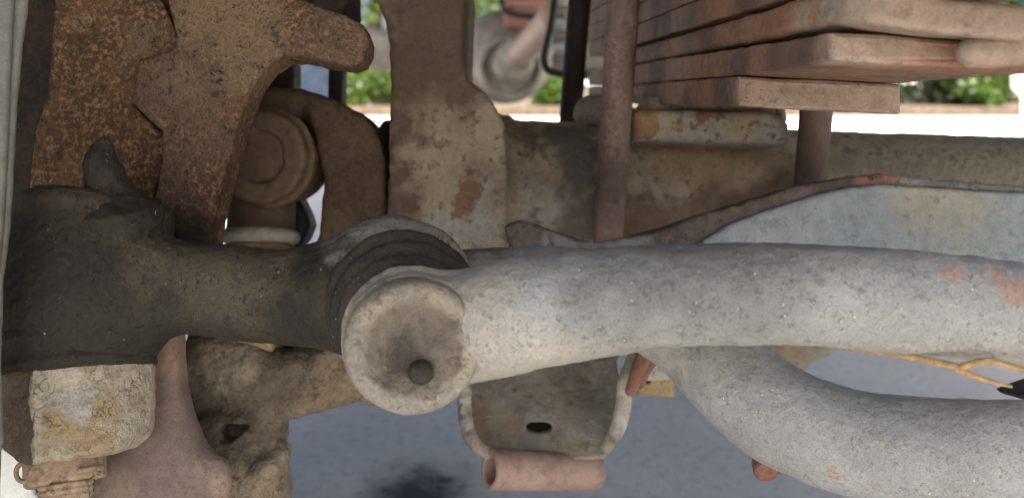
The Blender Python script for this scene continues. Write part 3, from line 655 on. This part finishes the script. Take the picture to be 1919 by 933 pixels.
# ------------------------------------------------------------------ brackets
br = thing('axle_bracket', W(1600, 490, .45), 'grey blue bracket plate with brown curved rim behind the grey link', 'bracket')
pl = poly([(1290, 480), (1322, 448), (1370, 420), (1440, 393), (1520, 368), (1590, 352), (1650, 346), (1720, 350), (1820, 356), (1990, 366), (1990, 620), (1290, 620)], .440, .447, .002)
cast('plate', pl, M['bracket'], br, .0011, [(.0018, 35, 3)], {'tan': [(1760, 400, .44, .022), (1730, 370, .44, .015), (1790, 420, .44, .012), (1860, 440, .44, .014, .7)], 'blue': [(1700, 460, .44, .02), (1850, 470, .44, .03, .9), (1600, 470, .44, .015, .7)]})
rim = [(960, 440, .480, .002), (985, 430, .474, .004), (1022, 438, .468, .006), (1070, 452, .462, .006), (1120, 463, .46, .006), (1180, 456, .458, .006), (1240, 442, .455, .006), (1330, 412, .452, .006), (1420, 384, .45, .006), (1520, 356, .448, .006), (1590, 342, .447, .0058), (1650, 337, .446, .0055), (1720, 344, .446, .005), (1820, 352, .446, .005), (2000, 366, .446, .005)]
band = [(948, 424), (975, 414), (1003, 418), (1030, 428), (1080, 447), (1120, 455), (1150, 450), (1180, 445), (1240, 430), (1330, 398), (1420, 371), (1520, 343), (1590, 330), (1650, 325), (1720, 333), (1820, 341), (1990, 352),
        (1990, 369), (1820, 359), (1720, 353), (1650, 350), (1590, 357), (1520, 373), (1440, 397), (1370, 425), (1330, 447), (1290, 475), (1120, 490), (960, 480)]
rimN = poly(band, .4435, .480, .0025, ref=.4435)
cast('rim', rimN, M['flange_edge'], br, .0010, [(.0022, 60, 3), (.0008, 200, 2)], {'red': [(1655, 337, .444, .010), (1695, 341, .444, .009)], 'grey': [(1140, 465, .444, .010), (1190, 458, .444, .012), (1820, 350, .444, .03), (1920, 360, .444, .03), (1050, 460, .444, .010, .8)]})

sh = thing('shock_mount', W(1020, 920, .48), 'grimy open shock mount bracket with oval hole below the grey link', 'bracket')
pts = [(868, 700), (868, 770), (876, 812), (894, 838), (916, 852), (1030, 856), (1128, 850), (1142, 836), (1164, 792), (1171, 740), (1168, 690), (1200, 640), (900, 640)]
pb = poly(pts, .492, .500, .0025, ay=.8, ref=.485)
hl = S(1010, 803, .485); nrm = np.array([0, .8, -1.0]); nrm /= np.linalg.norm(nrm)
slot = U(.001, *[rcone(S(992, 803, .476) + nrm * -.03, S(992, 803, .476) + nrm * .04, .0034), rcone(S(1028, 803, .476) + nrm * -.03, S(1028, 803, .476) + nrm * .04, .0034)])
slot = poly([(984, 803), (990, 796), (1010, 794), (1030, 796), (1036, 803), (1030, 809), (1010, 812), (990, 809)], .42, .55, .0005, ref=.482)
rl = chain([(871, 700, .485, .0035), (871, 770, .475, .0035), (879, 812, .468, .0035), (897, 836, .464, .0035), (918, 850, .462, .003)], .002)
rr_ = chain([(1195, 655, .47, .004), (1172, 715, .468, .004), (1168, 760, .466, .004), (1158, 800, .464, .004), (1138, 836, .462, .004)], .002)
cast('mount_plate', SUB(.001, U(.006, pb, rl, rr_), slot), M['shock'], sh, .0009, [(.0009, 50, 3), (.0005, 250, 2)],
     {'brown': [(930, 780, .475, .016), (900, 760, .48, .012), (1060, 720, .48, .02, .7), (1080, 850, .47, .01)], 'dark': [(1110, 700, .485, .022), (1130, 740, .48, .016), (990, 730, .485, .014, .7), (870, 790, .47, .01), (1150, 810, .465, .008, .8)],
      'pale': [(893, 790, .468, .009), (893, 750, .475, .008), (1160, 770, .465, .010), (1165, 730, .468, .008)]})
sA, sB = S(917, 879, .455), S(1118, 884, .487); sdir = (sB - sA) / np.linalg.norm(sB - sA)
cast('sleeve', SUB(.001, cyl(sA, sB, .0112, .0012), cyl(sA - sdir * .01, sA + sdir * .05, .0078, .001)), M['pink'], sh, .0008, [(.0008, 60, 3)])
cast('red_lip', U(.003, rcone(S(1212, 652, .462), S(1182, 732, .455), .0046, .0030), rcone(S(1222, 655, .480), S(1196, 718, .472), .0056, .004)), M['redlip'], sh, .0008, [(.001, 90, 2)])
cast('backing', poly([(960, 740), (1060, 740), (1060, 860), (960, 860)], .505, .512, .002, ay=.8, ref=.5), M['dark_cast'], sh, .0015)  # dark plate added behind the slot so that it reads as shaded
cast('tab', poly([(1180, 690), (1220, 660), (1290, 660), (1290, 712), (1190, 716)], .50, .51, .003), M['shock'], sh, .001, [(.001, 60, 2)], {'brown': [], 'dark': [], 'pale': [(1240, 690, .5, .02)]})
yn = thing('yellow_nut', W(1228, 745, .52), 'yellow brown nut half hidden below the red bracket lip', 'nut')
cast('nut_body', SUB(.001, poly([(1186, 706), (1268, 702), (1266, 746), (1196, 742)], .51, .535, .003), poly([(1210, 716), (1224, 716), (1224, 724), (1214, 722)], .50, .522, .0004)), M['nut'], yn, .001)
dk = thing('far_axle_housing', W(1500, 700, .62), 'dim grey brown housing underside seen between the two grey links', 'axle housing')
cast('housing', U(.01, poly([(1380, 600), (1610, 600), (1592, 652), (1560, 672), (1520, 686), (1440, 690), (1380, 660)], .60, .72, .015, ref=.6), cyl(S(1478, 670, .62), S(1478, 702, .62), .012, .003)), M['shock'], dk, .002, [(.002, 40, 2)], {'brown': [(1470, 690, .6, .02)], 'dark': [], 'pale': []})
hs = thing('bushing_bolt', W(1440, 890, .40), 'small rusty orange bolt end peeking below the curved lower link', 'bolt')
cast('bolt_head', U(.002, cyl(S(1430, 862, .42), S(1436, 886, .41), .0062, .002), cyl(S(1450, 850, .425), S(1450, 880, .42), .008, .002)), M['redlip'], hs, .0009)
bk = thing('black_clip', W(1919, 745, .42), 'small black wedge at the right edge between the links', 'clip')
cast('wedge', poly([(1908, 741), (1935, 730), (1980, 715), (1980, 760), (1922, 750)], .38, .40, .002), M['black'], bk, .001)

# ------------------------------------------------------------------ bent tie rod with socket and eye
tr = thing('bent_tie_rod', W(760, 700, .37), 'tie rod with black greasy socket at left and bent grey tube at right', 'tie rod')
eb, ef = S(752, 545, .388), S(755, 556, .358)
eax = ef - eb
soc = U(.010, cyl(S(158, 600, .385), S(186, 372, .392), .0372, .007, .035), ball(S(160, 560, .385), .0405, 1, 1.05, .95))
armN = chain([(200, 540, .385, .024), (330, 540, .382, .0185), (450, 552, .378, .0172), (560, 560, .372, .0180), (650, 552, .368, .024)], .006)
arm2 = poly([(300, 462), (430, 474), (520, 492), (560, 484), (620, 462), (680, 424), (740, 410), (740, 640), (605, 632), (420, 614), (300, 606)], .362, .392, .010, ref=.372)
eye = cyl(eb, ef, .0345, .005)
soc_full = U(.012, soc, armN, arm2, eye)
cast('socket_arm', soc_full, M['grease'], tr, .0009, [(.0018, 40, 2), (.0005, 260, 2), (.0006, 560, 2)],
     {'black': [(120, 620, .35, .05), (60, 560, .35, .03), (300, 580, .36, .03, .9), (570, 580, .36, .02), (590, 530, .36, .02), (230, 600, .35, .03), (500, 590, .36, .02, .7), (100, 480, .35, .02, .7)],
      'tan': [(330, 440, .36, .022, .9), (420, 490, .36, .022), (300, 420, .37, .02, .8), (120, 380, .37, .02, .7), (500, 510, .36, .015, .8)],
      'grey': [(700, 415, .36, .016, .95), (770, 405, .36, .016), (640, 450, .36, .012, .8), (840, 440, .36, .016), (895, 480, .36, .012)]})
cast('grease_cap', U(.008, rcone(S(214, 402, .377), S(202, 352, .375), .0215, .0075), rcone(S(203, 360, .374), S(193, 330, .372), .0080, .0054), ball(S(190, 308, .371), .0054, 1, 1.3, 1), rcone(S(190, 305, .371), S(198, 270, .372), .0044, .0020)), M['grease'], tr, .0008, [(.0016, 110, 3), (.0008, 350, 2)],
     {'black': [(185, 300, .36, .014), (230, 385, .36, .016), (170, 385, .36, .012)], 'tan': [], 'grey': []})
cast('socket_boot', U(.003, cyl(S(146, 604, .384), S(146, 690, .382), .0345, .005, .0330), torus(S(146, 640, .384), bdn - bc, .0330, .0022), torus(S(146, 690, .382), bdn - bc, .0322, .0022)), M['grease'], tr, .0009, [(.0016, 60, 2), (.0006, 260, 3)],
     {'black': [(146, 650, .35, .06)], 'tan': [], 'grey': []})
tub = chain([(770, 545, .378, .022), (840, 548, .380, .0195), (900, 545, .382, .0196), (1050, 541, .385, .0197), (1180, 560, .386, .0203), (1290, 622, .382, .0212), (1380, 712, .372, .0218), (1470, 782, .36, .0222), (1600, 830, .35, .0225), (1760, 850, .338, .0225), (2010, 856, .328, .0225)], .002, 4)
cast('bent_tube', tub, M['link'], tr, .001, [(.0012, 40, 3), (.0005, 260, 3)],
     {'tan': [(1270, 690, .36, .012, .7), (1350, 670, .36, .012, .6), (1800, 745, .34, .02, .6)], 'smoke': [(1300, 640, .36, .02, .7), (950, 470, .37, .03, .7), (1060, 468, .37, .03, .6)],
      'rust': [(1315, 745, .355, .0032), (1405, 835, .345, .003), (1640, 905, .33, .003), (1560, 880, .335, .003)], 'black': [(905, 470, .38, .012, .9), (1400, 720, .352, .002, .9)]})

# ------------------------------------------------------------------ drag link with ball joint
dl = thing('drag_link', W(900, 775, .30), 'front grey dusty drag link bar with round ball joint end', 'drag link')
fc = S(775, 657, .287); bk_ = S(765, 606, .3235); an_ = (fc - bk_) / np.linalg.norm(fc - bk_)
house = cyl(bk_, fc, .0257, .0035, .0256)
rod = chain([(868, 612, .3160, .0202), (915, 603, .3100, .0211), (965, 591, .302, .0209), (1050, 578, .301, .0200), (1200, 560, .301, .0190), (1330, 552, .301, .0184), (1450, 551, .301, .0184), (1600, 557, .301, .0187), (1750, 571, .301, .0190), (2010, 600, .301, .0186)], .002, 4)
fh = fc - an_ * .0045
dish = N(lambda X, Y, Z, c=fc + an_ * (.042 - .0026): np.sqrt((X - c[0]) ** 2 + (Y - c[1]) ** 2 + (Z - c[2]) ** 2) - .042, fc - .03, fc + .03)
offs = S(752, 672, .287) - S(775, 657, .287)
dimp = ball(fc + offs * 1.0 + an_ * .0050, .0090)
house = cyl(bk_ + (fc - bk_) * .12, fc - an_ * .0085, .0240, .0028, .0256)
dl_node = U(.008, U(.003, house, torus(bk_ + (fh - bk_) * .45, an_, .0240, .0022)), rod)
c_pt = fc - an_ * .004
def face_mask(r0, r1):
    def f(V):
        q = V - fc; t = q @ an_; r = np.linalg.norm(q - t[:, None] * an_, axis=1)
        return np.clip((r1 - r) / (r1 - r0), 0, 1) * (t > -.012)
    return f
def lumpface(V):
    q = V - fc; t = q @ an_; r = np.linalg.norm(q - t[:, None] * an_, axis=1)
    on = np.clip((.0255 - r) / .003, 0, 1) * (t > -.010)
    edge = r + fbm(V, 120, 3) * .007
    crust = np.clip((edge - .0170) / .0010, 0, 1) * .0007
    return on * (fbm(V, 150, 3) * .0010 + np.clip(fbm(V, 420, 2), 0, 1) * .0012 + crust)
rodx = lambda px: S(px, 0, .30)[0]
def rodmask(V, m0, m1): return np.clip((V[:, 0] - rodx(m0)) / (rodx(m1) - rodx(m0)), 0, 1)
cast('link_bar', dl_node, M['link'], dl, .00085, [(.0011, 45, 3), (.0005, 280, 3)],
     {'tan': lambda V: np.maximum(np.maximum(blobs(V, [(905, 640, .285, .012), (880, 560, .29, .014, .9), (930, 690, .29, .018), (1010, 685, .29, .014, .9), (640, 640, .29, .02, .8), (660, 560, .30, .02, .8), (760, 510, .31, .025), (860, 500, .30, .02, .7)]), np.clip((rodx(930) - V[:, 0]) / .03, 0, .6)),
                                  np.clip((S(0, 640, .285)[1] - V[:, 1]) / .004, 0, .62) * (V[:, 0] > rodx(930))),
      'smoke': lambda V: np.maximum(np.maximum(blobs(V, [(1300, 500, .285, .03, .9), (1200, 490, .285, .025, .8), (1420, 510, .285, .022, .7)]), np.clip((V[:, 1] - S(0, 480, .29)[1]) / .005, 0, .7)), 0),  # grey mottling, and darker towards the top of the bar
      'rust': [(1783, 517, .2855, .0045), (1868, 520, .286, .0042), (1885, 545, .285, .0045), (1905, 540, .285, .0052), (1895, 552, .285, .004)],
      'dirt': [(700, 520, .31, .012, .7), (650, 620, .30, .012, .5)],
      'black': lambda V: np.maximum(blobs(V, [(1615, 545, .2825, .0013, .8), (1450, 600, .28, .0012, .8), (1560, 505, .285, .001, .8)]), 0)},
     )
cap_n = SUB(.004, SUB(.003, cyl(fh - an_ * .010, fc, .0252, .0036, .0246), dish), dimp)
cast('end_cap', cap_n, M['cap_face'], dl, .0006, [(.0006, 60, 3)],
     {'tan': [(880, 620, .286, .010, .9), (870, 690, .286, .010, .8), (690, 580, .287, .010, .6), (830, 560, .287, .010, .7)], 'dust': lambda V: face_mask(.014, .021)(V), 'black': [(752, 672, .289, .0085), (785, 690, .289, .005, .8), (800, 640, .289, .007, .6)]}, lump=lumpface)
npt = fc - an_ * .0040 + (S(790, 702, .29) - S(775, 657, .29))
cast('grease_nipple', U(.002, rcone(npt - an_ * .004, npt + an_ * .0015, .0046, .0040), ball(npt + an_ * .0010, .0042)), M['rubber'], dl, .0006, [(.0006, 200, 2)], {'black': lambda V: np.full(len(V), .6)})
b0, b1 = S(755, 570, .356), bk_
def L_(t): return b0 + (b1 - b0) * t
bootN = U(.003, torus(L_(.12), an_, .0300, .0040), cyl(L_(.0), L_(1.3), .0235, .002), torus(L_(.50), an_, .0268, .0044), torus(L_(.90), an_, .0238, .0040), torus(L_(1.22), an_, .0222, .0028))
cast('rubber_boot', bootN, M['rubber'], dl, .0008, [(.0012, 70, 3), (.0005, 260, 2)], {'black': [(615, 580, .34, .022), (620, 640, .34, .02), (900, 480, .345, .014, .8)]})

# ------------------------------------------------------------------ dry twig stuck behind the drag link
tw = thing('dry_twig', W(1700, 690, .30), 'dry orange forked twig caught under the grey drag link', 'twig')
def tw_s(pts, r): return sweep('needle', crom([S(*p) for p in pts], 5), np.linspace(r[0], r[1], (len(pts) - 1) * 5 + 1), M['twig'], tw, 8)
tw_s([(1590, 654, .312), (1680, 664, .300), (1770, 682, .290), (1800, 692, .288)], (.0008, .0017))
tw_s([(1795, 690, .288), (1850, 676, .286), (1900, 688, .284), (1970, 706, .28)], (.0015, .0008))
tw_s([(1790, 690, .288), (1830, 706, .286), (1866, 717, .284), (1896, 724, .284)], (.0013, .0005))

# ------------------------------------------------------------------ things between front and rear axle
bw = thing('black_wire_bracket', W(1040, 140, .95), 'black bent wire loop hanging left of the dark u-bolt', 'wire')
sweep('wire', crom([S(1042, -30, .95), S(1034, 40, .95), S(1021, 100, .95), S(1021, 120, .95), S(1030, 134, .95), S(1062, 141, .95)], 6), .0042, M['black'], bw, 10)
sk = thing('plate_stack', W(1046, 120, 1.1), 'stack of small silver edged plates behind the black wire loop', 'plates')
for k in range(6):
    y = 118 - k * 23
    cast('plate', poly([(1034, y), (1036, y - 15), (1064, y - 17), (1064, y - 2)], 1.1, 1.16, .003), M['silver' if k % 2 else 'rear_grey'], sk, .0025)
hp = thing('heat_shield', W(582, 165, 1.2), 'crinkled blue grey sheet glimpsed under the knuckle arm', 'heat shield')
cast('sheet', poly([(470, 40), (626, 40), (626, 190), (470, 190)], 1.2, 1.22, .004), M['bluegrey'], hp, .004, [(.012, 20, 2)])

# ------------------------------------------------------------------ far planting
shrub(690, 190, 11.6, 1.3, .50, 'low blurred bright green shrub left of the forged axle end', M['leafA'], 2600)
shrub(640, 190, 13, 1.6, 1.1, 'blurred green shrub behind the knuckle arm', M['leafB'])
shrub(1042, 190, 11.4, .7, .42, 'tiny blurred green shrub beside the dark u-bolt', M['leafA'], 1200)
shrub(900, 170, 16, 2.6, 1.5, 'blurred green shrub behind the differential', M['leafB'])
shrub(1720, 190, 11.8, 1.5, .9, 'blurred deep green shrub right of the lowest spring leaf', M['leafB'], 3000)
shrub(1825, 200, 11.3, 1.0, .62, 'blurred sunlit yellow green shrub near the white block', M['leafA'], 1800)
shrub(1880, 180, 13, 1.6, 1.3, 'blurred dark green shrub behind the white block', M['leafB'], 3000)
shrub(1560, 190, 12.4, 1.6, .7, 'blurred shrub mostly hidden behind the u-bolt and leaf ends', M['leafA'])
tree(705, 15, 4.2, .16, 'blurred tree with brown trunk between knuckle and axle end', 2.6, 1.2, M['leafA'])
tree(1745, 15, 4.5, .16, 'blurred tree with dark trunk right of the spring leaf', 3.0, 1.0, M['leafB'])
tree(930, 24, 5, .2, 'blurred tree far behind the differential', 3.4, 1.0, M['leafA'])
wb = thing('white_block', W(1935, 250, 6), 'sunlit white painted block at the right edge behind the axle', 'block')
wz = W(1890, 250, 6.0)
cast('block', U(.03, poly([(1912, 258), (1908, 180), (1892, 168), (1890, 140), (1905, 120), (1912, 60), (2150, 60), (2150, 258)], 6.0, 6.5, .03, ref=6.5)), M['white'], wb, .02)
